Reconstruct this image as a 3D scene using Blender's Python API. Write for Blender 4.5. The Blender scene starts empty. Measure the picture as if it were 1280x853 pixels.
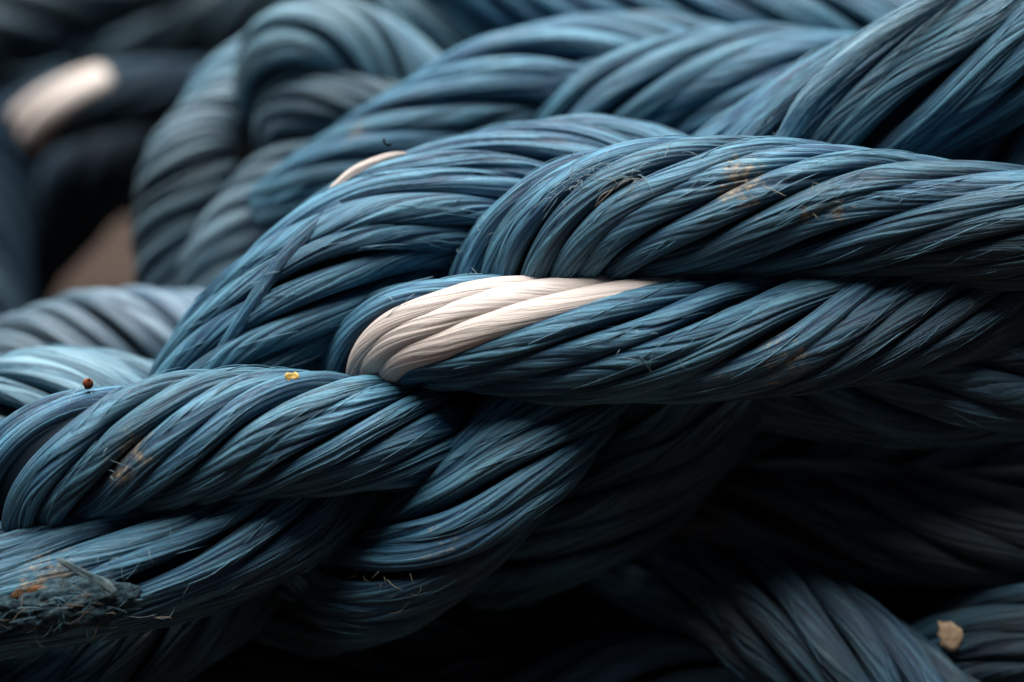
import bpy, math, random
import numpy as np

SC = bpy.context.scene
COL = SC.collection
PI = math.pi

# ------------------------------------------------------------------ camera frame
F_PX = 3022.0            # focal length in photo pixels (85 mm lens on a 36 mm sensor, 1280 px wide)
D0 = 0.60                # distance of the front ropes
PX = D0 / F_PX           # one photo pixel at that distance, in metres
PITCH = math.radians(18.0)
CAM = np.array([0.0, 0.0, 0.30])
RIGHT = np.array([1.0, 0.0, 0.0])
FWD = np.array([0.0, math.cos(PITCH), -math.sin(PITCH)])
UP = np.array([0.0, math.sin(PITCH), math.cos(PITCH)])


def at(p):
    """(x, y, z) arrays -> world points; z is depth towards the camera in pixel units."""
    p = np.asarray(p, float)
    d = D0 - p[..., 2] * PX
    return (CAM + d[..., None] * FWD + ((p[..., 0] - 640.0) * d / F_PX)[..., None] * RIGHT
            + ((426.5 - p[..., 1]) * d / F_PX)[..., None] * UP)


# ------------------------------------------------------------------ node helpers
def new_mat(name):
    m = bpy.data.materials.new(name)
    m.use_nodes = True
    nt = m.node_tree
    return m, nt, nt.nodes['Principled BSDF']


def N(nt, kind, **kw):
    n = nt.nodes.new(kind)
    for k, v in kw.items():
        if k.startswith('i_'):
            n.inputs[k[2:]].default_value = v
        else:
            setattr(n, k, v)
    return n


def mixc(nt, fac, a, b, mode='MIX'):
    n = nt.nodes.new('ShaderNodeMix')
    n.data_type = 'RGBA'
    n.blend_type = mode
    for idx, v in ((0, fac), (6, a), (7, b)):
        if isinstance(v, bpy.types.NodeSocket):
            nt.links.new(v, n.inputs[idx])
        elif idx == 0:
            n.inputs[0].default_value = v
        else:
            n.inputs[idx].default_value = (*v, 1.0) if len(v) == 3 else v
    return n.outputs[2]


def ramp(nt, src, a, b):
    n = nt.nodes.new('ShaderNodeMapRange')
    n.inputs[1].default_value = a
    n.inputs[2].default_value = b
    nt.links.new(src, n.inputs[0])
    return n.outputs[0]


def math_n(nt, op, a, b=None):
    n = nt.nodes.new('ShaderNodeMath')
    n.operation = op
    for i, v in enumerate((a, b)):
        if v is None:
            continue
        if isinstance(v, bpy.types.NodeSocket):
            nt.links.new(v, n.inputs[i])
        else:
            n.inputs[i].default_value = v
    return n.outputs[0]


# places where dirt and rust-coloured stains sit on the ropes: x, y, z, radius(px), strength
STAINS = [(925, 232, 70, 60, .95), (1010, 270, 90, 45, .55), (172, 565, 95, 42, .9), (150, 590, 95, 40, .8),
          (980, 450, 60, 70, .75), (900, 470, 60, 60, .5), (1045, 265, 85, 25, .8), (560, 690, 20, 60, .6),
          (60, 740, 95, 75, 1.0), (790, 235, 80, 35, .6), (655, 330, 50, 30, .4), (445, 160, -420, 45, .6)]


SHADE_ZONES = [(1070, 850, -140, 190, .78), (360, 780, -170, 140, 1.0), (1080, 640, -200, 300, 1.0), (900, 770, -220, 170, 1.0), (1260, 830, -130, 150, .95), (1230, 450, 10, 330, .68), (1000, 520, -40, 170, .7), (860, 600, -150, 230, .82), (1150, 520, -120, 240, .75), (980, 790, -200, 170, .9),
         (620, 760, -60, 180, .5), (330, 760, -60, 160, .7), (190, 830, -120, 130, .6), (1260, 170, -150, 120, .5), (430, 640, -60, 110, .45)]  # zones where shade is painted into the rope colour, columns as above


def fibre_mat(name, deep, mid, pale, olive, stain=1.0, olive_amt=.5, bump=1.0, rough=.45, spec=.36, sheen=.02, shade_wear=1.0):
    m, nt, bs = new_mat(name)
    L = nt.links.new
    at_n = N(nt, 'ShaderNodeAttribute', attribute_name='fib')
    yid = N(nt, 'ShaderNodeAttribute', attribute_name='yarn')
    geo = N(nt, 'ShaderNodeNewGeometry')
    # fine filaments, strongly stretched along the strand
    mp = N(nt, 'ShaderNodeMapping')
    mp.inputs['Scale'].default_value = (1, 1, .018)
    L(at_n.outputs['Vector'], mp.inputs['Vector'])
    n1 = N(nt, 'ShaderNodeTexNoise', i_Scale=.62, i_Detail=5.0, i_Roughness=.68)
    L(mp.outputs[0], n1.inputs['Vector'])
    mp2 = N(nt, 'ShaderNodeMapping')
    mp2.inputs['Scale'].default_value = (1, 1, .06)
    L(at_n.outputs['Vector'], mp2.inputs['Vector'])
    n2 = N(nt, 'ShaderNodeTexNoise', i_Scale=.16, i_Detail=3.0, i_Roughness=.55)
    L(mp2.outputs[0], n2.inputs['Vector'])
    # broad fading
    n3 = N(nt, 'ShaderNodeTexNoise', i_Scale=26.0, i_Detail=4.0, i_Roughness=.6)
    L(geo.outputs['Position'], n3.inputs['Vector'])
    n4 = N(nt, 'ShaderNodeTexNoise', i_Scale=70.0, i_Detail=5.0, i_Roughness=.65)
    L(geo.outputs['Position'], n4.inputs['Vector'])
    c = mixc(nt, ramp(nt, n1.outputs[0], .38, .60), deep, mid)
    c = mixc(nt, math_n(nt, 'MULTIPLY', ramp(nt, n2.outputs[0], .46, .72), .75), c, pale)
    c = mixc(nt, math_n(nt, 'MULTIPLY', ramp(nt, n3.outputs[0], .45, .68), olive_amt), c, olive)
    c = mixc(nt, math_n(nt, 'MULTIPLY', ramp(nt, n1.outputs[0], .60, .74), .55), c, pale)
    # every strand a slightly different shade
    hsv = N(nt, 'ShaderNodeHueSaturation')
    L(c, hsv.inputs['Color'])
    yv = nt.nodes.new('ShaderNodeMapRange')
    yv.inputs[3].default_value = .72
    yv.inputs[4].default_value = 1.22
    L(yid.outputs['Fac'], yv.inputs[0])
    L(yv.outputs[0], hsv.inputs['Value'])
    yh = nt.nodes.new('ShaderNodeMapRange')
    yh.inputs[3].default_value = .495
    yh.inputs[4].default_value = .504
    L(yid.outputs['Fac'], yh.inputs[0])
    L(yh.outputs[0], hsv.inputs['Hue'])
    c = hsv.outputs[0]
    # highlights painted pale on worn crowns, groove shade painted dark
    wr = N(nt, 'ShaderNodeAttribute', attribute_name='shade_wear')
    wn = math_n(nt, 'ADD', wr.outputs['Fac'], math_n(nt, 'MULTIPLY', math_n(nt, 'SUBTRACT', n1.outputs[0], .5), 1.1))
    c = mixc(nt, math_n(nt, 'MULTIPLY', ramp(nt, wn, .68, 1.18), .68 * shade_wear), c, pale)
    c = mixc(nt, math_n(nt, 'MULTIPLY', ramp(nt, wr.outputs['Fac'], .42, -.25), .85 * shade_wear), c, tuple(v * .22 for v in deep))
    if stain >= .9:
        # shade painted into the colour, mostly towards the lower right of the heap
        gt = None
        for (x, y, z, r, k) in SHADE_ZONES:
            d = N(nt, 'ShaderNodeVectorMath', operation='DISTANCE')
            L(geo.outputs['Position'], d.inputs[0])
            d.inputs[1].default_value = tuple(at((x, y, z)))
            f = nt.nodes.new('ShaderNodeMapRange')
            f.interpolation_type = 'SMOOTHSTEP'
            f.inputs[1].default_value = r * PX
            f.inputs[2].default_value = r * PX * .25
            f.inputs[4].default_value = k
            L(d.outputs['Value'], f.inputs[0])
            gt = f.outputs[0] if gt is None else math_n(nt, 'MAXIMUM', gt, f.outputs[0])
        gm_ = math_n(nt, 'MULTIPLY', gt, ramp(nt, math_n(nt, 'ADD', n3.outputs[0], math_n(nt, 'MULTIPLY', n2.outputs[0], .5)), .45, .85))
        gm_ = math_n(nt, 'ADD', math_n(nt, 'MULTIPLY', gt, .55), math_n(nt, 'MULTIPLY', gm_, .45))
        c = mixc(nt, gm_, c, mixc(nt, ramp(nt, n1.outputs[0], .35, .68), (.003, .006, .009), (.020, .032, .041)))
    # pale scuffs where the crowns rub
    sc = N(nt, 'ShaderNodeTexNoise', i_Scale=230.0, i_Detail=5.0, i_Roughness=.75)
    L(geo.outputs['Position'], sc.inputs['Vector'])
    sf = math_n(nt, 'MULTIPLY', ramp(nt, math_n(nt, 'ADD', sc.outputs[0], math_n(nt, 'MULTIPLY', math_n(nt, 'SUBTRACT', n1.outputs[0], .5), .5)), .60, .74),
                ramp(nt, wr.outputs['Fac'], .55, .95))
    c = mixc(nt, math_n(nt, 'MULTIPLY', sf, .24 * shade_wear), c, (.30, .40, .45) if stain > 0 else pale)
    # dirt dust over everything, thin
    c = mixc(nt, math_n(nt, 'MULTIPLY', ramp(nt, n4.outputs[0], .52, .76), .16 * stain), c, (.13, .115, .09))
    if stain > 0:
        sn = N(nt, 'ShaderNodeTexNoise', i_Scale=420.0, i_Detail=4.0, i_Roughness=.7)
        L(geo.outputs['Position'], sn.inputs['Vector'])
        tot = None
        for (x, y, z, r, k) in STAINS:
            w = at((x, y, z))
            d = N(nt, 'ShaderNodeVectorMath', operation='DISTANCE')
            L(geo.outputs['Position'], d.inputs[0])
            d.inputs[1].default_value = tuple(w)
            f = nt.nodes.new('ShaderNodeMapRange')
            f.inputs[1].default_value = r * PX
            f.inputs[2].default_value = 0.0
            f.inputs[4].default_value = k
            L(d.outputs['Value'], f.inputs[0])
            tot = f.outputs[0] if tot is None else math_n(nt, 'MAXIMUM', tot, f.outputs[0])
        sm = math_n(nt, 'ADD', math_n(nt, 'MULTIPLY', n1.outputs[0], .55), math_n(nt, 'MULTIPLY', sn.outputs[0], .45))
        thr = math_n(nt, 'SUBTRACT', math_n(nt, 'ADD', sm, math_n(nt, 'MULTIPLY', tot, .22)), .60)
        fac = math_n(nt, 'MULTIPLY', ramp(nt, thr, 0.0, .10), math_n(nt, 'MINIMUM', math_n(nt, 'MULTIPLY', tot, 2.0), 1.0))
        stc = mixc(nt, ramp(nt, sn.outputs[0], .4, .62), (.16, .085, .035), (.42, .34, .22))
        c = mixc(nt, math_n(nt, 'MULTIPLY', fac, .8 * stain), c, stc)
    L(c, bs.inputs['Base Color'])
    bs.inputs['Roughness'].default_value = rough
    bs.inputs['Specular IOR Level'].default_value = spec
    bs.inputs['Sheen Weight'].default_value = sheen
    bs.inputs['Sheen Roughness'].default_value = .4
    b = N(nt, 'ShaderNodeBump', i_Strength=.9 * bump, i_Distance=.00060)
    h = math_n(nt, 'ADD', n1.outputs[0], math_n(nt, 'MULTIPLY', n2.outputs[0], .9))
    L(h, b.inputs['Height'])
    L(b.outputs[0], bs.inputs['Normal'])
    return m


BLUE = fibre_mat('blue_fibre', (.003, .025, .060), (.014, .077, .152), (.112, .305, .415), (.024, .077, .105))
FADED = fibre_mat('faded_blue_fibre', (.011, .050, .090), (.050, .150, .222), (.26, .44, .52), (.09, .175, .21), stain=.5)
GREYED = fibre_mat('sun_bleached_fibre', (.012, .036, .066), (.048, .102, .158), (.23, .335, .41), (.09, .145, .18), stain=.4)
DIM = fibre_mat('shaded_blue_fibre', (.010, .020, .032), (.020, .038, .056), (.045, .066, .082), (.026, .036, .040), stain=.15, spec=.25, sheen=.03)  # darkened copy of the blue, shade of the heap put into the colour
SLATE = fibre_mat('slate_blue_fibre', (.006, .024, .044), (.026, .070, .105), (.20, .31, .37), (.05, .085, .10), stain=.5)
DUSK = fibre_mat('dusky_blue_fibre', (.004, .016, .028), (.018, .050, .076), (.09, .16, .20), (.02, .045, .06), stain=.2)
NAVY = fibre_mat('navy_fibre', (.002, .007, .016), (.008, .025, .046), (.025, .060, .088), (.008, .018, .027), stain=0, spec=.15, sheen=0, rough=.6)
BLACKISH = fibre_mat('shade_black_fibre', (.0015, .0045, .009), (.003, .010, .019), (.008, .021, .034), (.004, .010, .016), stain=.0, spec=.10, sheen=0, rough=.7)  # near-black colour standing in for deep shade in and behind the heap
WHITE = fibre_mat('white_fibre', (.44, .378, .34), (.54, .475, .44), (.57, .525, .495), (.47, .395, .345), stain=0, olive_amt=.35, bump=.75, rough=.7, shade_wear=.4, spec=.15)


# ------------------------------------------------------------------ curves and profiles
def catmull(pts, step):
    """Centripetal-ish Catmull-Rom through control rows, resampled at an even step of the first three columns."""
    P = np.asarray(pts, float)
    P = np.vstack([2 * P[0] - P[1], P, 2 * P[-1] - P[-2]])
    out = []
    for i in range(1, len(P) - 2):
        p0, p1, p2, p3 = P[i - 1], P[i], P[i + 1], P[i + 2]
        t = np.linspace(0, 1, 24, endpoint=False)[:, None]
        out.append(.5 * (2 * p1 + (p2 - p0) * t + (2 * p0 - 5 * p1 + 4 * p2 - p3) * t ** 2 + (3 * p1 - p0 - 3 * p2 + p3) * t ** 3))
    out.append(P[-2][None])
    C = np.vstack(out)
    seg = np.linalg.norm(np.diff(C[:, :3], axis=0), axis=1)
    s = np.concatenate([[0], np.cumsum(seg)])
    n = max(8, int(s[-1] / step) + 1)
    q = np.linspace(0, s[-1], n)
    return q, np.stack([np.interp(q, s, C[:, k]) for k in range(C.shape[1])], 1)


def wander(rng, s, scale, amp):
    """Smooth random function of arc length."""
    n = int(s[-1] / scale) + 5
    k = rng.normal(0, 1, n)
    x = s / scale + 1.0
    i = np.floor(x).astype(int)
    f = x - i
    f = f * f * (3 - 2 * f)
    return amp * (k[i] * (1 - f) + k[i + 1] * f)


TAB = 720


def cusp_table(rng, m):
    """Periodic profile of m filament bundles: 0 on their crowns, sharp grooves between them."""
    w = rng.uniform(.45, 1.6, m)
    e = np.concatenate([[0], np.cumsum(w)]) / w.sum() * TAB
    x = np.arange(TAB)
    k = np.clip(np.searchsorted(e, x, side='right') - 1, 0, m - 1)
    u = (x - e[k]) / (e[k + 1] - e[k]) * 2 - 1
    v = -(.55 * (1 - np.sqrt(np.clip(1 - u * u, 0, 1))) + .6 * np.abs(u) ** 7) * np.clip((e[k + 1] - e[k]) / (TAB / m), .5, 1.4)
    lift = rng.uniform(-.35, .35, m)[k] * (1 - u * u)
    v = v + lift
    return (v + np.roll(v, 1) + np.roll(v, -1)) / 3


def look(t, a):
    x = np.mod(a / (2 * PI), 1.0) * TAB
    i = np.floor(x).astype(int) % TAB
    f = x - np.floor(x)
    return t[i] * (1 - f) + t[(i + 1) % TAB] * f


def grid_mesh(name, V, fib=None, yarn=None, shade_wear=None):
    """V: (ns, na, 3) -> tube mesh, smooth shaded, with fibre coordinates."""
    ns, na = V.shape[:2]
    i = np.arange(ns - 1)[:, None] * na
    j = np.arange(na)[None]
    j2 = (j + 1) % na
    q = np.stack([i + j, i + j2, i + na + j2, i + na + j], -1).reshape(-1, 4)
    nq = len(q)
    caps = [np.arange(na)[::-1], np.arange(na) + (ns - 1) * na]
    loops = np.concatenate([q.ravel()] + caps).astype(np.int32)
    starts = np.concatenate([np.arange(nq) * 4, [nq * 4, nq * 4 + na]]).astype(np.int32)
    totals = np.concatenate([np.full(nq, 4), [na, na]]).astype(np.int32)
    me = bpy.data.meshes.new(name)
    me.vertices.add(ns * na)
    me.vertices.foreach_set('co', V.reshape(-1).astype(np.float32))
    me.loops.add(len(loops))
    me.loops.foreach_set('vertex_index', loops)
    me.polygons.add(nq + 2)
    me.polygons.foreach_set('loop_start', starts)
    me.polygons.foreach_set('loop_total', totals)
    me.polygons.foreach_set('use_smooth', np.ones(nq + 2, bool))
    me.update(calc_edges=True)
    if fib is not None:
        at_ = me.attributes.new('fib', 'FLOAT_VECTOR', 'POINT')
        at_.data.foreach_set('vector', fib.reshape(-1).astype(np.float32))
    if yarn is not None:
        y_ = me.attributes.new('yarn', 'FLOAT', 'POINT')
        y_.data.foreach_set('value', np.full(ns * na, yarn, np.float32))
    w_ = me.attributes.new('shade_wear', 'FLOAT', 'POINT')
    w_.data.foreach_set('value', (np.full(ns * na, .5) if shade_wear is None else shade_wear.reshape(-1)).astype(np.float32))
    return me


def link(name, me, mat, parent=None, loc=(0, 0, 0)):
    o = bpy.data.objects.new(name, me)
    COL.objects.link(o)
    o.location = loc
    if mat is not None:
        me.materials.append(mat)
    if parent is not None:
        o.parent = parent
    return o


def props(o, label, cat=None, group=None, kind=None):
    if label:
        o['label'] = label
    if cat:
        o['category'] = cat
    if group:
        o['group'] = group
    if kind:
        o['kind'] = kind


ROPES = {}
SEED = [7]
PILE = 'blue ropes heaped in the pile'


def frames(W):
    T = np.gradient(W, axis=0)
    T /= np.linalg.norm(T, axis=1)[:, None]
    Fv = -FWD[None] - (T @ -FWD)[:, None] * T
    Fv /= np.linalg.norm(Fv, axis=1)[:, None]
    Uv = np.cross(Fv, T)
    # axis drawn left to right: U is up in the picture
    return T, Fv, Uv


def make_rope(key, label, pts, lay=1, pitch=900, n=13, mat=BLUE, phase=0.0, white=(), white_span=None, fine=True, step=None,
              h_out=.86, ridge=1.0, loose=0.55, group=PILE, flat=1.0):
    """A rope of n strands laid in a helix round a bent axis. pts rows: x, y, depth, radius in pixels."""
    SEED[0] += 1
    rng = np.random.default_rng(SEED[0])
    step = step or (4.0 if fine else 7.0)
    n_out, n_in = (72, 12) if fine else (44, 8)
    s, C = catmull(pts, step)
    W = at(C[:, :3])
    k = (D0 - C[:, 2] * PX) / D0           # pixel size at that depth, relative to the focus plane
    R = C[:, 3] * k * PX
    T, Fv, Uv = frames(W)
    arc = np.concatenate([[0], np.cumsum(np.linalg.norm(np.diff(W, axis=0), axis=1))]) / PX / np.median(k)
    tw = lay * 2 * PI * arc / pitch + wander(rng, arc, 260, .10)
    base = np.array([W[:, 0].mean(), W[:, 1].mean(), W[:, 2].min() - R.min()])
    root = bpy.data.objects.new('twisted_rope', None)
    COL.objects.link(root)
    root.location = base
    props(root, label, 'rope', group)
    # angle around the strand: dense on the outside
    th = np.concatenate([np.linspace(-.12 * PI, 1.12 * PI, n_out, endpoint=False),
                         np.linspace(1.12 * PI, 1.88 * PI, n_in, endpoint=False)])
    ct, st = np.cos(th), np.sin(th)
    ct = np.sign(ct) * np.abs(ct) ** .80
    st = np.sign(st) * np.abs(st) ** .85
    phis, rcs, hhs = [], [], []
    for i in range(n):
        phi_c = phase + 2 * PI * i / n + tw + wander(rng, arc, 170, .15 * loose * 2 * PI / n * 2)
        phis.append(phi_c)
    # strands wanted white: the ones that pass closest to the given picture points
    whites = set()
    for (wx, wy) in white:
        best, bi = 1e9, 0
        for i in range(n):
            ph = phis[i]
            vis = np.cos(ph) > .1
            px = C[:, 0] + 0
            Wi = W + (np.cos(ph)[:, None] * Fv + np.sin(ph)[:, None] * Uv) * (R * .9)[:, None]
            rel = Wi - CAM
            d = rel @ FWD
            ix = 640 + (rel @ RIGHT) / d * F_PX
            iy = 426.5 - (rel @ UP) / d * F_PX
            e = np.where(vis, np.hypot(ix - wx, iy - wy), 1e9).min()
            if e < best and i not in whites:
                best, bi = e, i
        whites.add(bi)
    for i in range(n):
        phis[i] = phis[i] + rng.normal(0, .085) * 2 * PI / n
        hw = R * PI / n * (1.09 + rng.normal(0, .08) + wander(rng, arc, 150, .15 * loose))          # half width
        hh = hw * h_out * (1 + wander(rng, arc, 190, .10))
        rc = R - hh + R * wander(rng, arc, 210, .030 * loose) + R * rng.normal(0, .03 * loose)
        if i in whites:
            hw = hw * 1.14
            rc = rc + .02 * R
        rcs.append(rc)
        hhs.append(hh)
        tau = -lay * 2 * PI / 620.0 * rng.uniform(.6, 1.4)
        a = th[None] + tau * arc[:, None] + wander(rng, arc, 120, .16)[:, None] + rng.uniform(0, 6.28)
        # bundles of filaments in the strand, crossfading along it
        m1 = int(rng.integers(5, 8))
        m2 = int(rng.integers(17, 26))
        f = .5 + .5 * np.clip(wander(rng, arc, 200, 1.0), -1, 1)[:, None]
        g = np.clip(.75 + wander(rng, arc, 110, .35), .15, 1.4)[:, None]
        soft = .45 if i in whites else 1.0
        d1 = look(cusp_table(rng, m1), a) * f + look(cusp_table(rng, m1 + 1), a) * (1 - f)
        d2 = look(cusp_table(rng, m2), a * 1.0 + .3) * (1 - f) + look(cusp_table(rng, m2 + 2), a) * f
        disp = (d1 * .155 * g + d2 * .09) * ridge * soft
        # the strands are pressed against each other: keep the flanks smooth
        tx = ct[None] * hw[:, None] * (1 + .35 * disp)
        ty = st[None] * hh[:, None] * (1 + disp * 1.15)
        rad = rc[:, None] + ty
        ang = phis[i][:, None] + tx / R[:, None]
        ca, sa = np.cos(ang), np.sin(ang)
        V = (W[:, None] + (rad * ca)[..., None] * Fv[:, None] + (rad * sa * flat)[..., None] * Uv[:, None]) - base
        shade_wear = np.clip(st[None], -.2, 1) * .85 + .10 + (d1 * .42 * g + d2 * .40)
        rho = 17.0
        off = rng.uniform(0, 400, 3)
        fib = np.stack([rho * np.cos(a) + off[0], rho * np.sin(a) + off[1],
                        np.broadcast_to(arc[:, None] + off[2], a.shape)], -1)
        is_w = i in whites
        shade = float(rng.uniform(0, 1))
        if is_w and white_span:
            c0, c1 = (int(np.argmin(np.abs(C[:, 0] - x))) for x in white_span)
            pieces = [('strand', 0, c0 + 1), ('white_strand', c0, c1 + 1), ('strand', c1, len(C))]
        else:
            pieces = [('white_strand' if is_w else 'strand', 0, len(C))]
        for nm, r0, r1 in pieces:
            if r1 - r0 < 3:
                continue
            me = grid_mesh(nm, V[r0:r1], fib[r0:r1], shade, shade_wear[r0:r1])
            o = link(nm, me, WHITE if nm == 'white_strand' else mat, root)
            if nm == 'white_strand':
                o['label'] = 'white marker strand among the blue ones'
    ac = np.linspace(0, 2 * PI, 20, endpoint=False)
    rr = (R * .70)[:, None]
    Vc = W[:, None] + (rr * np.cos(ac))[..., None] * Fv[:, None] + (rr * np.sin(ac))[..., None] * Uv[:, None] - base
    link('rope_core', grid_mesh('rope_core', Vc, np.zeros_like(Vc), .2), BLACKISH, root)
    ROPES[key] = dict(root=root, base=base, W=W, R=R, F=Fv, U=Uv, T=T, C=C, arc=arc, mat=mat, rng=rng, n=n, whites=whites, phis=phis, rcs=rcs, hhs=hhs)
    return root


def free_strand(key, name, pts, mat, label=None, r_scale=1.0, squash=.7, step=3.0):
    """A strand that has worked loose and rides over its rope."""
    R_ = ROPES[key]
    rng = np.random.default_rng(len(pts) * 31 + int(pts[0][0]))
    s, C = catmull(pts, step)
    W = at(C[:, :3])
    k = (D0 - C[:, 2] * PX) / D0
    r = C[:, 3] * k * PX * r_scale
    T, Fv, Uv = frames(W)
    th = np.linspace(0, 2 * PI, 40, endpoint=False)
    a = th[None] + s[:, None] * .008 + rng.uniform(0, 6)
    t1, t2 = cusp_table(rng, 9), cusp_table(rng, 22)
    disp = look(t1, a) * .16 + look(t2, a) * .06
    rad = r[:, None] * (1 + disp)
    V = W[:, None] + (rad * np.cos(th) * squash)[..., None] * Fv[:, None] + (rad * np.sin(th))[..., None] * Uv[:, None] - R_['base']
    off = rng.uniform(0, 400, 3)
    fib = np.stack([14 * np.cos(a) + off[0], 14 * np.sin(a) + off[1], np.broadcast_to(s[:, None] + off[2], a.shape)], -1)
    me = grid_mesh(name, V, fib, float(rng.uniform(.4, 1)))
    o = link(name, me, mat, R_['root'])
    if label:
        o['label'] = label
    return o


# ------------------------------------------------------------------ the heap of ropes
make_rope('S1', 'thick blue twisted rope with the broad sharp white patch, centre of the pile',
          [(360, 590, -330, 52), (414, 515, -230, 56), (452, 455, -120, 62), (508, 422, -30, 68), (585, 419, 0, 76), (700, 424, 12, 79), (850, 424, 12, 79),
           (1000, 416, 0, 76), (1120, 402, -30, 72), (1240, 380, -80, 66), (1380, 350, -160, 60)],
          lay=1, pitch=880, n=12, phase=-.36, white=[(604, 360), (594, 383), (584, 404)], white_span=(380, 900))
make_rope('S2', 'thick blue rope directly above the white patched rope, pale fuzz on its upper left',
          [(540, 500, -270, 70), (608, 400, -150, 80), (680, 314, -50, 86), (775, 268, -5, 89), (900, 260, 0, 90),
           (1050, 266, 0, 88), (1200, 281, -10, 80), (1320, 290, -20, 78), (1450, 300, -40, 78)],
          lay=1, pitch=1000, n=13, phase=.1)
make_rope('S3', 'blue rope arching behind the left end of the white patch, white fleck on its edge',
          [(225, 590, -170, 84), (278, 478, -120, 86), (360, 384, -110, 88), (455, 306, -120, 88), (540, 268, -135, 86),
           (659, 236, -165, 86), (745, 230, -180, 88), (845, 262, -200, 88), (940, 320, -240, 88)],
          lay=-1, pitch=1050, n=12, phase=.25)
make_rope('S4', 'thick blue rope rising to the top right corner with a loose strand across it',
          [(830, 300, -270, 85), (900, 255, -230, 90), (985, 200, -190, 95), (1060, 153, -165, 97), (1178, 94, -145, 100),
           (1300, 40, -135, 100), (1420, 0, -125, 100)],
          lay=1, pitch=1300, n=14, loose=.45)
make_rope('S4b', 'dark blue rope end at the right edge just under the top right rope',
          [(1100, 310, -260, 70), (1230, 222, -220, 80), (1330, 150, -200, 84), (1450, 80, -190, 84)],
          lay=1, pitch=1000, n=10, mat=BLUE)
make_rope('S5', 'blue rope at the lower left with a tiny yellow flake on its top',
          [(-60, 770, -190, 60), (-18, 668, -85, 70), (52, 592, 0, 82), (160, 560, 20, 86), (280, 545, 20, 86), (400, 542, 8, 78),
           (500, 545, -45, 73), (590, 560, -160, 62), (680, 580, -270, 56)],
          lay=1, pitch=620, n=11, phase=.2)
make_rope('S6', 'blue rope in the bottom left with a matted frayed clump stuck to it',
          [(-130, 775, -20, 90), (0, 740, 5, 88), (120, 718, 14, 86), (240, 692, 0, 80), (340, 652, -45, 74),
           (430, 596, -140, 66), (520, 535, -220, 60)],
          lay=1, pitch=1500, n=12)
make_rope('S7', 'blue twisted rope dropping steeply to the lower left from beneath the white patched rope',
          [(270, 800, -350, 56), (375, 768, -240, 60), (480, 730, -105, 68), (574, 655, -38, 75), (643, 575, -38, 77),
           (700, 505, -92, 75), (765, 415, -200, 70)],
          lay=-1, pitch=720, n=11)
make_rope('S8', 'dark shaded rope running down behind the steep rope, right of it',
          [(470, 760, -390, 58), (600, 712, -290, 64), (720, 655, -200, 70), (825, 578, -180, 76), (885, 500, -185, 76), (950, 410, -230, 74)],
          lay=-1, pitch=950, n=10, mat=BLUE)
make_rope('S9', 'dark rope at the right edge tucked under the white patched rope',
          [(840, 470, -260, 70), (960, 466, -200, 74), (1080, 476, -150, 82), (1200, 472, -125, 86), (1310, 458, -120, 86), (1440, 440, -120, 84)],
          lay=-1, pitch=900, n=9)
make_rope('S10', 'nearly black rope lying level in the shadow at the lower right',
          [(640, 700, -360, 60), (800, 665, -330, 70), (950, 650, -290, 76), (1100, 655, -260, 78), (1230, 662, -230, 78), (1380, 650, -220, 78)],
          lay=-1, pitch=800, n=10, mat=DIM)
make_rope('S11', 'blue grey rope slanting out of the bottom edge, left of the tan bark chip',
          [(760, 715, -360, 66), (880, 742, -280, 78), (985, 785, -210, 85), (1085, 848, -160, 86), (1210, 950, -130, 84)],
          lay=-1, pitch=900, n=10)
make_rope('S12', 'blue rope end in the bottom right corner with a tan chip at its left',
          [(1100, 880, -330, 60), (1205, 818, -230, 72), (1320, 795, -190, 76), (1450, 790, -180, 76)],
          lay=-1, pitch=1100, n=10, mat=BLUE)
make_rope('S13', 'dark rope slanting out of the bottom left corner below the frayed clump',
          [(-90, 985, -90, 70), (30, 892, -105, 74), (150, 822, -150, 72), (270, 750, -210, 66), (380, 690, -270, 60)],
          lay=1, pitch=900, n=10, mat=BLUE)
make_rope('S14', 'light blue rope arching at the left edge behind the curled lower left rope',
          [(-130, 560, -215, 72), (0, 524, -190, 78), (100, 512, -190, 80), (200, 535, -215, 76), (310, 590, -260, 70)],
          lay=-1, pitch=620, n=11, mat=FADED)
make_rope('S15', 'blurred greyish white rope hump at the left just below the brown ground',
          [(-60, 560, -520, 70), (20, 480, -500, 80), (110, 447, -490, 84), (220, 440, -480, 80), (330, 470, -480, 76)],
          lay=-1, pitch=430, n=11, mat=GREYED, fine=False)
# blurred ropes further back
make_rope('B1a', 'blurred rope hanging upright beside the brown ground with ring like strands',
          [(330, 120, -800, 40), (272, 158, -735, 48), (242, 205, -700, 62), (226, 270, -700, 62), (222, 350, -710, 54), (225, 440, -740, 50)],
          lay=-1, pitch=230, n=10, mat=SLATE, fine=False)
make_rope('B1b', 'blurred rope slanting down between the upright rope and the arching rope',
          [(500, 120, -700, 46), (420, 190, -640, 56), (340, 262, -620, 66), (290, 345, -620, 64), (270, 430, -640, 58)],
          lay=-1, pitch=400, n=10, mat=SLATE, fine=False)
make_rope('B3', 'pale blue blurred rope bend bulging at the top above the upright rope',
          [(372, 190, -800, 40), (338, 112, -700, 48), (368, 58, -620, 56), (440, 54, -600, 54), (520, 104, -610, 50), (600, 180, -630, 50)],
          lay=-1, pitch=440, n=10, mat=FADED, fine=False)
make_rope('B3b', 'short blurred rope tucked beneath the pale blue bend near the top',
          [(360, 215, -720, 32), (350, 158, -640, 36), (395, 130, -590, 38), (480, 130, -570, 36), (570, 164, -590, 36)],
          lay=-1, pitch=400, n=9, mat=SLATE, fine=False)
make_rope('B2', 'light blurred rope bit left of the pale blue bend, above the upright rope',
          [(360, 50, -860, 34), (310, 84, -820, 36), (272, 122, -800, 40), (250, 190, -800, 38)],
          lay=-1, pitch=380, n=9, mat=FADED, fine=False)
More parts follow.
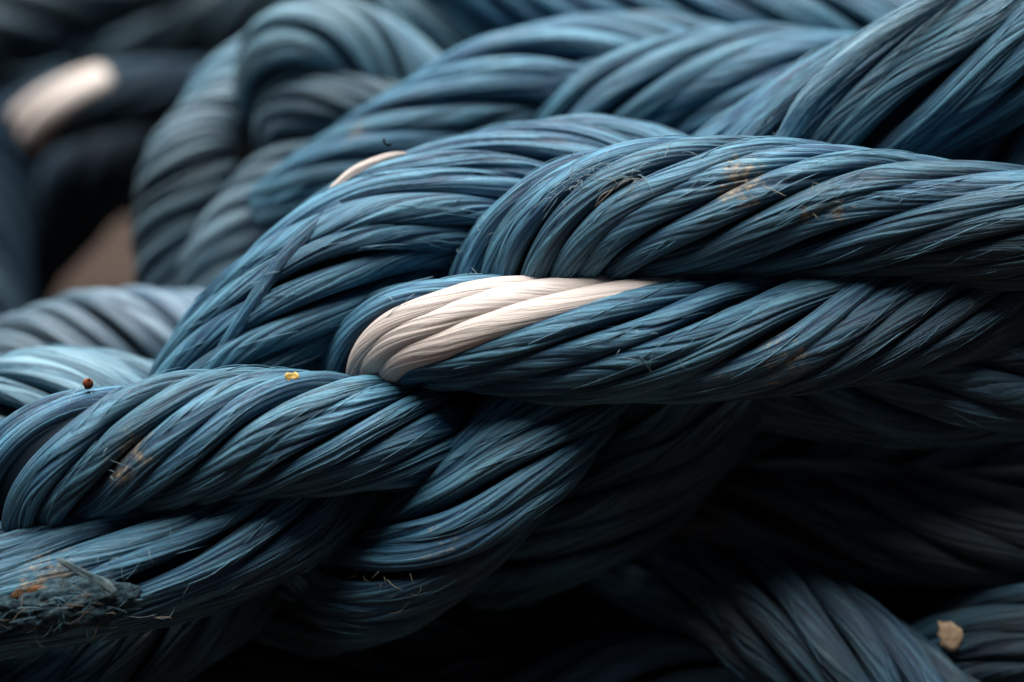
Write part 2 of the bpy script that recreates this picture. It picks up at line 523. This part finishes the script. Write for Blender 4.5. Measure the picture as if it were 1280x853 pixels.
make_rope('B4', 'bright blurred rope sloping down to the right at the top edge beside the pale bend',
          [(350, -70, -760, 50), (450, -8, -740, 58), (550, 30, -720, 60), (640, 66, -720, 58), (740, 130, -740, 56)],
          lay=-1, pitch=620, n=9, mat=FADED, fine=False)
make_rope('B5', 'blurred dark blue rope rising from left to right behind the arching rope',
          [(345, 275, -560, 50), (430, 218, -500, 60), (540, 166, -470, 74), (660, 116, -460, 84), (790, 96, -485, 80), (920, 110, -530, 70)],
          lay=-1, pitch=900, n=12, fine=False)
make_rope('B6', 'blurred blue rope showing between the arching rope and the top right rope',
          [(630, 225, -500, 58), (735, 150, -420, 70), (850, 116, -395, 76), (970, 104, -395, 76), (1090, 120, -420, 72)],
          lay=1, pitch=850, n=11, fine=False)
make_rope('B7', 'blurred navy rope running level along the top edge right of centre',
          [(540, -50, -680, 52), (680, -2, -640, 60), (850, 14, -600, 64), (1000, 28, -580, 64), (1140, 60, -580, 62)],
          lay=-1, pitch=760, n=10, fine=False)
# far ropes, top left
make_rope('F1', 'far dark blurred rope sloping across the top left corner above the far white patch',
          [(-40, 110, -2250, 50), (90, 68, -2220, 56), (210, 50, -2160, 62), (330, 8, -2100, 62), (420, -40, -2100, 60)],
          lay=1, pitch=520, n=8, mat=DUSK, fine=False)
make_rope('F2', 'far dark blurred rope with a glowing white patch in the top left',
          [(-90, 240, -1720, 44), (10, 170, -1600, 45), (95, 132, -1560, 45), (190, 118, -1640, 43), (290, 120, -1800, 42)],
          lay=1, pitch=520, n=8, mat=NAVY, fine=False, white=[(88, 98), (88, 116)], white_span=(40, 132))
make_rope('F3', 'far pale blue blurred rope end at the left edge beside the far white patch',
          [(-100, 150, -2020, 40), (-20, 105, -2040, 42), (40, 82, -2100, 38), (95, 40, -2260, 36)],
          lay=-1, pitch=400, n=9, mat=FADED, fine=False)
make_rope('F4', 'far navy blurred rope hanging below the far white patch',
          [(235, 130, -2000, 50), (180, 160, -1860, 56), (122, 215, -1760, 62), (84, 270, -1760, 52), (40, 325, -1760, 48), (-10, 420, -1760, 46)],
          lay=1, pitch=420, n=10, mat=NAVY, fine=False)
make_rope('F5', 'far grey blue blurred rope in the extreme top left corner',
          [(-120, 70, -1900, 56), (0, 28, -1900, 60), (110, -6, -1900, 60), (230, -60, -1900, 56)],
          lay=-1, pitch=500, n=8, mat=DUSK, fine=False)
make_rope('F6', 'far black rope down the left edge in deep shadow',
          [(-50, 150, -1600, 70), (-20, 250, -1560, 70), (-25, 350, -1480, 66), (-20, 470, -1360, 66)],
          lay=1, pitch=500, n=10, mat=NAVY, fine=False)
make_rope('F7', 'added black rope as the dark void behind the upright rope above the brown ground',
          [(20, 180, -2200, 80), (150, 185, -2240, 84), (260, 200, -2260, 84), (400, 190, -2260, 80)],
          lay=1, pitch=600, n=10, mat=BLACKISH, fine=False)  # added to paint the gap over the lit ground dark
# ropes deep in the shade of the heap
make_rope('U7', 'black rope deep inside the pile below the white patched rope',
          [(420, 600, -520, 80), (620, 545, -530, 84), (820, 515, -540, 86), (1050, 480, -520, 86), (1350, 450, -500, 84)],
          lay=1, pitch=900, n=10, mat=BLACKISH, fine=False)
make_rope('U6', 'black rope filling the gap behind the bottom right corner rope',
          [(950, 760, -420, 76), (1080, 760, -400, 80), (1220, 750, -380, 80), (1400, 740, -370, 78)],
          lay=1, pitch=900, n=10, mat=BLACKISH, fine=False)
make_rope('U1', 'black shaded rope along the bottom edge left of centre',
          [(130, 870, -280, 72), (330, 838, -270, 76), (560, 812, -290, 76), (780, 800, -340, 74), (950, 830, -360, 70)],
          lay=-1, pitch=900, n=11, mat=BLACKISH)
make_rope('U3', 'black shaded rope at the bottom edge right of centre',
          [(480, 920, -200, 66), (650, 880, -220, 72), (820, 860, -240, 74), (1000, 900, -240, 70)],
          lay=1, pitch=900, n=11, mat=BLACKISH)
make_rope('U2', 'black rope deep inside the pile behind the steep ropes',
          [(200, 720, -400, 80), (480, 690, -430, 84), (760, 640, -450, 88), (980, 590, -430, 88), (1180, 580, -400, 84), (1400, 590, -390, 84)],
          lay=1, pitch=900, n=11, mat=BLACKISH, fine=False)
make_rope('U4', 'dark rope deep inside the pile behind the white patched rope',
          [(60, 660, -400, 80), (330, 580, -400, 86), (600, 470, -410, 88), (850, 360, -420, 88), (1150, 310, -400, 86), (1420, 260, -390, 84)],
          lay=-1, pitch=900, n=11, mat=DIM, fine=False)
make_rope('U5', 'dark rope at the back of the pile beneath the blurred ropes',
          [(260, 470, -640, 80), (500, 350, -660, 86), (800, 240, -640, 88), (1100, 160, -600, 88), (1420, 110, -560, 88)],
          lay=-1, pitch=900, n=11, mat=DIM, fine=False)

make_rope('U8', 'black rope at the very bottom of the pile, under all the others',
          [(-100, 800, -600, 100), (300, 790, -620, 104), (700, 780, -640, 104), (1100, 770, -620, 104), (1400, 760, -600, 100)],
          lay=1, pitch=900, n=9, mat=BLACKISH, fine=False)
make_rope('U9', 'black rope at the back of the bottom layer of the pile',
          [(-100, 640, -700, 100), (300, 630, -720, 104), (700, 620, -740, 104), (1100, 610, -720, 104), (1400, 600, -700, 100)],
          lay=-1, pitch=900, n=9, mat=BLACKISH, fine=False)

# strands that have slipped out of their ropes
free_strand('S4', 'loose_strand', [(962, 215, -85, 11), (985, 170, -62, 14), (1012, 125, -46, 15), (1058, 78, -42, 15), (1110, 36, -48, 15),
                                   (1165, 0, -62, 14), (1230, -40, -90, 11)], FADED, 'strand slipped loose and crossing over the others')
free_strand('S3', 'loose_strand', [(255, 480, -60, 8), (285, 430, -38, 10), (312, 385, -30, 10), (345, 335, -32, 10), (385, 290, -40, 9),
                                   (425, 255, -60, 7)], BLUE, 'thin strand slipped loose')
free_strand('S3', 'white_strand', [(402, 249, -98, 2), (420, 234, -97, 6), (443, 216, -98, 8), (470, 203, -100, 7.5), (492, 195, -103, 5), (507, 192, -110, 2)],
            WHITE, 'short white strand along the upper edge')


# ------------------------------------------------------------------ fibres standing off the ropes
def tube_soup(paths):
    """Many thin tubes in one mesh. paths: list of (points (n,3), radius)."""
    V, Fc, base = [], [], 0
    for P, r in paths:
        P = np.asarray(P)
        n = len(P)
        T = np.gradient(P, axis=0)
        T /= np.maximum(np.linalg.norm(T, axis=1)[:, None], 1e-12)
        A = np.cross(T, np.array([.3, .5, .81]))
        A /= np.maximum(np.linalg.norm(A, axis=1)[:, None], 1e-9)
        B = np.cross(T, A)
        rr = r * np.clip(np.sin(np.linspace(.25, PI - .25, n)) * 1.6, .3, 1)
        for j in range(5):
            an = 2 * PI * j / 5
            V.append(P + (math.cos(an) * A + math.sin(an) * B) * rr[:, None])
        for j in range(5):
            a0, b0 = base + j * n, base + ((j + 1) % 5) * n
            for i in range(n - 1):
                Fc.append((a0 + i, b0 + i, b0 + i + 1, a0 + i + 1))
        base += 5 * n
    return np.vstack(V), Fc


def simple_fibre(name, c, rough=.5):
    m, nt, bs = new_mat(name)
    geo = N(nt, 'ShaderNodeNewGeometry')
    n = N(nt, 'ShaderNodeTexNoise', i_Scale=500.0, i_Detail=3.0)
    nt.links.new(geo.outputs['Position'], n.inputs['Vector'])
    nt.links.new(mixc(nt, ramp(nt, n.outputs[0], .35, .65), tuple(v * .55 for v in c), c), bs.inputs['Base Color'])
    bs.inputs['Roughness'].default_value = rough
    return m


FUZZ = simple_fibre('pale_fuzz', (.22, .34, .39))
FILA = simple_fibre('split_filament', (.085, .22, .31))
TANF = simple_fibre('tan_fuzz', (.33, .29, .22))


def filaments(key, count, seed):
    """Single filaments split from their strands, still lying along them."""
    R_ = ROPES[key]
    rng = np.random.default_rng(seed)
    W, R, Fv, Uv, arc = R_['W'], R_['R'], R_['F'], R_['U'], R_['arc']
    n = R_['n']
    paths = []
    for _ in range(count):
        i = int(rng.integers(0, n))
        if i in R_['whites']:
            continue
        ln = int(rng.integers(6, 24))
        i0 = int(rng.integers(0, max(1, len(W) - ln)))
        sl_ = slice(i0, i0 + ln)
        ph = R_['phis'][i][sl_]
        if np.cos(ph).mean() < -.2:
            continue
        m = len(ph)
        q = np.linspace(0, 1, m)
        t0 = rng.uniform(-.75, .75)
        t = t0 + q * rng.normal(0, .35)
        hw = PI / n * R[sl_]
        lift = (.9 + rng.uniform(.0, 1.4) * np.sin(PI * q) ** 2 + (rng.random() < .25) * rng.uniform(0, 5) * q ** 3) * PX
        rad = R_['rcs'][i][sl_] + R_['hhs'][i][sl_] * np.sqrt(np.clip(1 - t * t * .9, 0, 1)) + lift
        ang = ph + t * hw / R[sl_]
        P = W[sl_] + (np.cos(ang) * rad)[:, None] * Fv[sl_] + (np.sin(ang) * rad)[:, None] * Uv[sl_]
        paths.append((P - R_['base'], rng.uniform(.3, .75) * PX))
    V, Fc = tube_soup(paths)
    me = bpy.data.meshes.new('split_filaments')
    me.from_pydata(V.tolist(), [], Fc)
    me.polygons.foreach_set('use_smooth', [True] * len(me.polygons))
    o = link('split_filaments', me, FILA, R_['root'])
    o['kind'] = 'stuff'


def surface(key, u, phi, lift):
    R_ = ROPES[key]
    i = np.clip(np.asarray(u * (len(R_['W']) - 1)).astype(int), 0, len(R_['W']) - 1)
    rad = R_['R'][i] * lift
    return R_['W'][i] + (np.cos(phi) * rad)[..., None] * R_['F'][i] + (np.sin(phi) * rad)[..., None] * R_['U'][i]


def locate(key, x, y):
    """Where on the front of a rope the picture point x, y lies: index fraction and angle."""
    C = ROPES[key]['C']
    i = int(np.argmin(np.hypot(C[:, 0] - x, C[:, 1] - y)))
    t = C[min(i + 1, len(C) - 1), :2] - C[max(i - 1, 0), :2]
    t /= np.linalg.norm(t)
    nrm = np.array([t[1], -t[0]])
    off = float(np.dot(np.array([x, y]) - C[i, :2], nrm)) / C[i, 3]
    return i / (len(C) - 1), math.asin(max(-.98, min(.98, off)))


def fuzz(key, spots, spread=0, seed=1, mat=FUZZ, size=1.0):
    """spots: (x, y, spread px, count) curls lying on the rope there."""
    R_ = ROPES[key]
    rng = np.random.default_rng(seed)
    L = R_['arc'][-1]
    paths = []
    for (x, y, sp, cnt) in spots:
        for _ in range(cnt):
            u0, p0 = locate(key, x + rng.normal(0, sp), y + rng.normal(0, sp * .6))
            n = int(rng.integers(4, 13))
            d = rng.uniform(0, 2 * PI)
            turn = rng.normal(0, .09)
            uu, pp, ll = [], [], []
            u, p = u0, p0
            st = rng.uniform(1.6, 3.4) * size
            Rm = float(np.median(R_['C'][:, 3]))
            top = rng.uniform(.01, .08)
            for j in range(n):
                turn += rng.normal(0, .05)
                d += turn * .6
                u += math.cos(d) * st / L
                p += math.sin(d) * st / Rm
                uu.append(u); pp.append(p)
                ll.append(1.0 + top * math.sin(PI * j / (n - 1)))
            uf = np.clip(np.array(uu), 0, 1) * (len(R_['W']) - 1)
            i0 = np.clip(np.floor(uf).astype(int), 0, len(R_['W']) - 2)
            f = (uf - i0)[:, None]
            pa = np.array(pp); la = np.array(ll)

            def S(i):
                rad = R_['R'][i] * la
                return R_['W'][i] + (np.cos(pa) * rad)[:, None] * R_['F'][i] + (np.sin(pa) * rad)[:, None] * R_['U'][i]
            P = S(i0) * (1 - f) + S(i0 + 1) * f
            paths.append((P - R_['base'], rng.uniform(.2, .48) * PX * size))
    V, Fc = tube_soup(paths)
    me = bpy.data.meshes.new('loose_fibres')
    me.from_pydata(V.tolist(), [], Fc)
    me.polygons.foreach_set('use_smooth', [True] * len(me.polygons))
    o = link('loose_fibres', me, mat, R_['root'])
    o['kind'] = 'stuff'
    return o


fuzz('S2', [(738, 224, 9, 22), (748, 208, 6, 14), (795, 224, 6, 14), (720, 236, 7, 9), (640, 320, 7, 4), (625, 270, 12, 4), (820, 190, 25, 6)], seed=3)
fuzz('S2', [(785, 235, 5, 5), (925, 228, 14, 8), (1005, 265, 10, 5), (1040, 265, 4, 3)], seed=4, mat=TANF)
fuzz('S1', [(530, 385, 10, 3), (805, 430, 10, 3), (780, 470, 30, 4), (880, 465, 30, 4)], seed=5, mat=FUZZ)
fuzz('S3', [(340, 350, 5, 5), (480, 210, 20, 3)], seed=6)
fuzz('S5', [(100, 500, 20, 4), (160, 570, 20, 4), (262, 640, 6, 3)], seed=7)
fuzz('S6', [(160, 700, 15, 6), (200, 665, 15, 3), (180, 760, 20, 5)], seed=8)
fuzz('S7', [(490, 690, 8, 5), (540, 700, 20, 4)], seed=9, mat=TANF)
fuzz('S4', [(985, 160, 8, 4)], seed=10)


for q_, (key_, cnt_) in enumerate((('S1', 330), ('S2', 360), ('S3', 300), ('S4', 300), ('S5', 300), ('S6', 220), ('S7', 220), ('S8', 120), ('S9', 140), ('S14', 90), ('S11', 120))):
    filaments(key_, cnt_, 40 + q_)

# ------------------------------------------------------------------ bits of debris lying on the ropes
def flake_mesh(name, outline, thick, bend, rng, base):
    """A thin curled chip from an outline of (x, y) pixel offsets, at a world base, facing the camera and up."""
    n = len(outline)
    ring = np.array(outline, float)
    rings = [ring * k for k in (1.0, .66, .33)]
    V, Fc = [], []
    ax, ay, az = RIGHT, UP, -FWD
    for side in (1, -1):
        for k, rg in enumerate(rings):
            for (x, y) in rg:
                z = bend * (x * x + .4 * x * y) / 60.0 + rng.normal(0, .5) + side * thick * (.25 if k == 0 else .5)
                V.append((x * ax + y * ay + z * az) * PX)
        z = side * thick * .5
        V.append(z * az * PX)
    m = 3 * n + 1
    for sd in range(2):
        o = sd * m
        for k in range(2):
            for j in range(n):
                j2 = (j + 1) % n
                q = (o + k * n + j, o + k * n + j2, o + (k + 1) * n + j2, o + (k + 1) * n + j)
                Fc.append(q if sd == 0 else q[::-1])
        for j in range(n):
            t = (o + 2 * n + j, o + 2 * n + (j + 1) % n, o + 3 * n)
            Fc.append(t if sd == 0 else t[::-1])
    for j in range(n):
        j2 = (j + 1) % n
        Fc.append((j2, j, m + j, m + j2))
    me = bpy.data.meshes.new(name)
    me.from_pydata([tuple(v) for v in V], [], Fc)
    me.polygons.foreach_set('use_smooth', [True] * len(me.polygons))
    return me


def chip_mat(name, a, b, scale=900.0):
    m, nt, bs = new_mat(name)
    geo = N(nt, 'ShaderNodeNewGeometry')
    n = N(nt, 'ShaderNodeTexNoise', i_Scale=scale, i_Detail=5.0, i_Roughness=.7)
    nt.links.new(geo.outputs['Position'], n.inputs['Vector'])
    nt.links.new(mixc(nt, ramp(nt, n.outputs[0], .35, .65), a, b), bs.inputs['Base Color'])
    bs.inputs['Roughness'].default_value = .9
    bs.inputs['Specular IOR Level'].default_value = .1
    bp = N(nt, 'ShaderNodeBump', i_Strength=.8, i_Distance=.0004)
    nt.links.new(n.outputs[0], bp.inputs['Height'])
    nt.links.new(bp.outputs[0], bs.inputs['Normal'])
    return m


rg = np.random.default_rng(77)
w = at((1187, 795, -148))
o = link('bark_chip', flake_mesh('bark_chip', [(-16, 20), (-8, 17), (2, 19), (9, 13), (15, 10), (17, 0), (13, -12), (8, -20), (-2, -20), (-9, -14), (-14, -12), (-11, -4), (-17, 2), (-13, 10)],
         4, .5, rg, w), chip_mat('tan_bark', (.34, .23, .14), (.62, .46, .31)), loc=tuple(w))
props(o, 'tan ragged chip of bark resting by the rope in the bottom right corner', 'bark chip')
w = at((365, 471, 96))
o = link('flower_flake', flake_mesh('flower_flake', [(-9, 2), (-6, 5), (0, 4), (4, 6), (8, 3), (9, -2), (4, -4), (1, -2), (-4, -5), (-8, -3)],
         2, .4, rg, w), chip_mat('yellow_flake', (.72, .46, .13), (.85, .62, .22)), loc=tuple(w))
props(o, 'tiny bright yellow flake on top of the lower left rope', 'flake')


def lathe_ball(name, prof, seg=20):
    V, Fc = [], []
    for (r, z) in prof:
        for j in range(seg):
            a = 2 * PI * j / seg
            V.append((r * math.cos(a) * PX, r * math.sin(a) * PX, z * PX))
    for i in range(len(prof) - 1):
        for j in range(seg):
            j2 = (j + 1) % seg
            Fc.append((i * seg + j, i * seg + j2, (i + 1) * seg + j2, (i + 1) * seg + j))
    me = bpy.data.meshes.new(name)
    me.from_pydata(V, [], Fc)
    me.polygons.foreach_set('use_smooth', [True] * len(me.polygons))
    return me


w = at((110, 480, 30))
o = link('seed', lathe_ball('seed', [(.1, -7), (3, -6.4), (5.6, -4), (6.8, -.5), (6.3, 3), (4, 6), (2.2, 7.2), (1.6, 8.6), (.8, 10), (.1, 10.2)]),
         chip_mat('brown_seed', (.09, .022, .012), (.22, .07, .035)), loc=tuple(w))
o.rotation_euler = (.5, .3, 0)
props(o, 'small round red brown seed sitting between the ropes at the left', 'seed')

# hooked black scrap standing off the arching rope
w = at((484, 179, -60))
hook = [((-4.5, 5.5, 0), 0), ((-4.2, 1.5, 1), 0), ((-1.5, -2, 1), 0), ((2, -3, 0), 0), ((5, -1.5, 0), 0)]
P = np.array([h[0] for h in hook], float)
sq, PP = catmull(P, .6)
PP = (PP[:, 0:1] * RIGHT + PP[:, 1:2] * UP + PP[:, 2:3] * -FWD) * PX
V, Fc = tube_soup([(PP, 1.5 * PX), (PP[:6] + np.array([.8, 0, .4]) * PX, 1.1 * PX), (PP[-8:] + np.array([0, 0, .9]) * PX, 1.2 * PX)])
me = bpy.data.meshes.new('thread_scrap')
me.from_pydata(V.tolist(), [], Fc)
o = link('thread_scrap', me, chip_mat('black_scrap', (.004, .004, .005), (.015, .014, .014)), loc=tuple(w))
props(o, 'tiny hooked black scrap above the thin white fleck of the arching rope', 'scrap')

# matted clump of torn filaments in the lower left
clump_at = at((85, 752, 98))
root = bpy.data.objects.new('frayed_clump', None)
COL.objects.link(root)
root.location = tuple(clump_at)
props(root, 'matted clump of torn filaments and rusty dirt on the bottom left rope', 'fibre clump')
rg = np.random.default_rng(5)
paths_a, paths_b = [], []
for kk in range(130):
    cx, cy = rg.normal(0, 38), rg.normal(-4, 17)
    n = int(rg.integers(5, 11))
    d = rg.normal(.45, .45) + (PI if rg.random() < .5 else 0)
    ex = (cx / 78) ** 2 + (cy / 34) ** 2
    z = 20 * math.sqrt(max(0, 1 - ex)) + rg.uniform(-2, 3)
    dz = rg.normal(-.1, .35)
    tn = rg.normal(0, .05)
    pts = []
    for j in range(n):
        tn += rg.normal(0, .04)
        d += tn
        cx += math.cos(d) * 3.0
        cy += math.sin(d) * 3.0
        z += dz + rg.normal(0, .4)
        pts.append((cx * RIGHT + cy * UP + z * -FWD) * PX)
    (paths_a if rg.random() < .7 else paths_b).append((np.array(pts), rg.uniform(.25, .6) * PX))
from mathutils import noise as mn, Vector as MV
V, Fc = [], []
nu, nv = 40, 64
for iu in range(nu + 1):
    for iv in range(nv):
        t, p_ = PI * iu / nu, 2 * PI * iv / nv
        q = MV((math.sin(t) * math.cos(p_), math.sin(t) * math.sin(p_), math.cos(t)))
        kx = 1 + .30 * mn.noise(q * 2.2) + .22 * mn.noise(q * 5.5 + MV((3, 1, 7))) + .14 * mn.noise(q * 12.0)
        V.append(tuple((q.x * 76 * kx * RIGHT + (q.y * 30 * kx - 3 + q.x * 8) * UP + q.z * 20 * kx * -FWD) * PX))
for iu in range(nu):
    for iv in range(nv):
        j2 = (iv + 1) % nv
        Fc.append((iu * nv + iv, (iu + 1) * nv + iv, (iu + 1) * nv + j2, iu * nv + j2))
me = bpy.data.meshes.new('matted_core')
me.from_pydata(V, [], Fc)
me.polygons.foreach_set('use_smooth', [True] * len(me.polygons))
link('matted_core', me, chip_mat('matted_fibre', (.006, .018, .027), (.050, .085, .10), 520.0), root)
for nm, pth, mt in (('blue_filaments', paths_a, simple_fibre('torn_blue', (.07, .17, .23))), ('tan_filaments', paths_b, simple_fibre('torn_tan', (.17, .13, .09)))):
    V, Fc = tube_soup(pth)
    me = bpy.data.meshes.new(nm)
    me.from_pydata(V.tolist(), [], Fc)
    me.polygons.foreach_set('use_smooth', [True] * len(me.polygons))
    oo = link(nm, me, mt, root)
    oo['kind'] = 'stuff'
me = flake_mesh('dirt_crust', [(-30, -5), (-22, 4), (-8, 7), (6, 9), (18, 6), (27, 3), (20, -4), (8, -3), (-6, -7), (-20, -9)], 6, .2, rg, None)
oo = link('dirt_crust', me, chip_mat('rust_dirt', (.035, .025, .018), (.17, .085, .038), 900.0), root, tuple((np.array(-38) * RIGHT + 12 * UP + 9 * -FWD) * PX))
me = flake_mesh('torn_strip', [(-38, 20), (-30, 21), (-12, 11), (8, 2), (26, -5), (36, -16), (35, -28), (31, -27), (30, -17), (18, -12), (0, -5), (-20, 6), (-32, 14)], 2, .15, rg, None)
oo = link('torn_strip', me, chip_mat('weathered_strip', (.04, .085, .105), (.13, .165, .165), 600.0), root, tuple((np.array(28) * RIGHT + 34 * UP + 26 * -FWD) * PX))

# ------------------------------------------------------------------ ground
gm, nt, bs = new_mat('brown_earth')
geo = N(nt, 'ShaderNodeNewGeometry')
n1 = N(nt, 'ShaderNodeTexNoise', i_Scale=14.0, i_Detail=8.0, i_Roughness=.65)
n2 = N(nt, 'ShaderNodeTexNoise', i_Scale=160.0, i_Detail=6.0, i_Roughness=.7)
nt.links.new(geo.outputs['Position'], n1.inputs['Vector'])
nt.links.new(geo.outputs['Position'], n2.inputs['Vector'])
c = mixc(nt, ramp(nt, n1.outputs[0], .35, .65), (.015, .0058, .0018), (.025, .0108, .004))
c = mixc(nt, math_n(nt, 'MULTIPLY', ramp(nt, n2.outputs[0], .45, .7), .5), c, (.032, .017, .008))
nt.links.new(c, bs.inputs['Base Color'])
bs.inputs['Roughness'].default_value = .95
bp = N(nt, 'ShaderNodeBump', i_Strength=.6, i_Distance=.004)
nt.links.new(n2.outputs[0], bp.inputs['Height'])
nt.links.new(bp.outputs[0], bs.inputs['Normal'])
g = 40.0
me = bpy.data.meshes.new('ground')
me.from_pydata([(-g, -g, 0), (g, -g, 0), (g, g, 0), (-g, g, 0)], [], [(0, 1, 2, 3)])
o = link('ground', me, gm, loc=(0, 0, -.02))
o['kind'] = 'structure'

# ------------------------------------------------------------------ light
SUN_EL, SUN_AZ = math.radians(80), math.radians(-35)      # behind the heap, a little to the left
wd = bpy.data.worlds.new('World')
SC.world = wd
wd.use_nodes = True
nt = wd.node_tree
bg = nt.nodes['Background']
sky = nt.nodes.new('ShaderNodeTexSky')
sky.sky_type = 'NISHITA'
sky.sun_disc = False
sky.sun_elevation = SUN_EL
sky.sun_rotation = SUN_AZ
nt.links.new(sky.outputs[0], bg.inputs[0])
bg.inputs[1].default_value = .011
sl = bpy.data.lights.new('sun', 'SUN')
sl.energy = 10.8
sl.angle = math.radians(64)
sl.color = (1.0, .982, .962)
so = bpy.data.objects.new('sun', sl)
COL.objects.link(so)
from mathutils import Vector
sd = Vector((math.sin(SUN_AZ) * math.cos(SUN_EL), math.cos(SUN_AZ) * math.cos(SUN_EL), math.sin(SUN_EL)))
so.rotation_euler = sd.to_track_quat('Z', 'Y').to_euler()
so.location = (0, .6, 1.5)

# ------------------------------------------------------------------ camera
cd = bpy.data.cameras.new('camera')
cd.lens = 85
cd.sensor_width = 36
cd.clip_start = .02
cd.clip_end = 200
cd.dof.use_dof = True
cd.dof.focus_distance = D0 - 40 * PX
cd.dof.aperture_fstop = 4.6
cd.dof.aperture_blades = 0
co = bpy.data.objects.new('camera', cd)
COL.objects.link(co)
co.location = tuple(CAM)
co.rotation_euler = (PI / 2 - PITCH, 0, 0)
SC.camera = co

SC.view_settings.view_transform = 'Standard'
SC.view_settings.look = 'None'
SC.view_settings.exposure = 0
SC.view_settings.gamma = 1
SC.cycles.use_denoising = True
SC.cycles.max_bounces = 6
SC.cycles.diffuse_bounces = 2
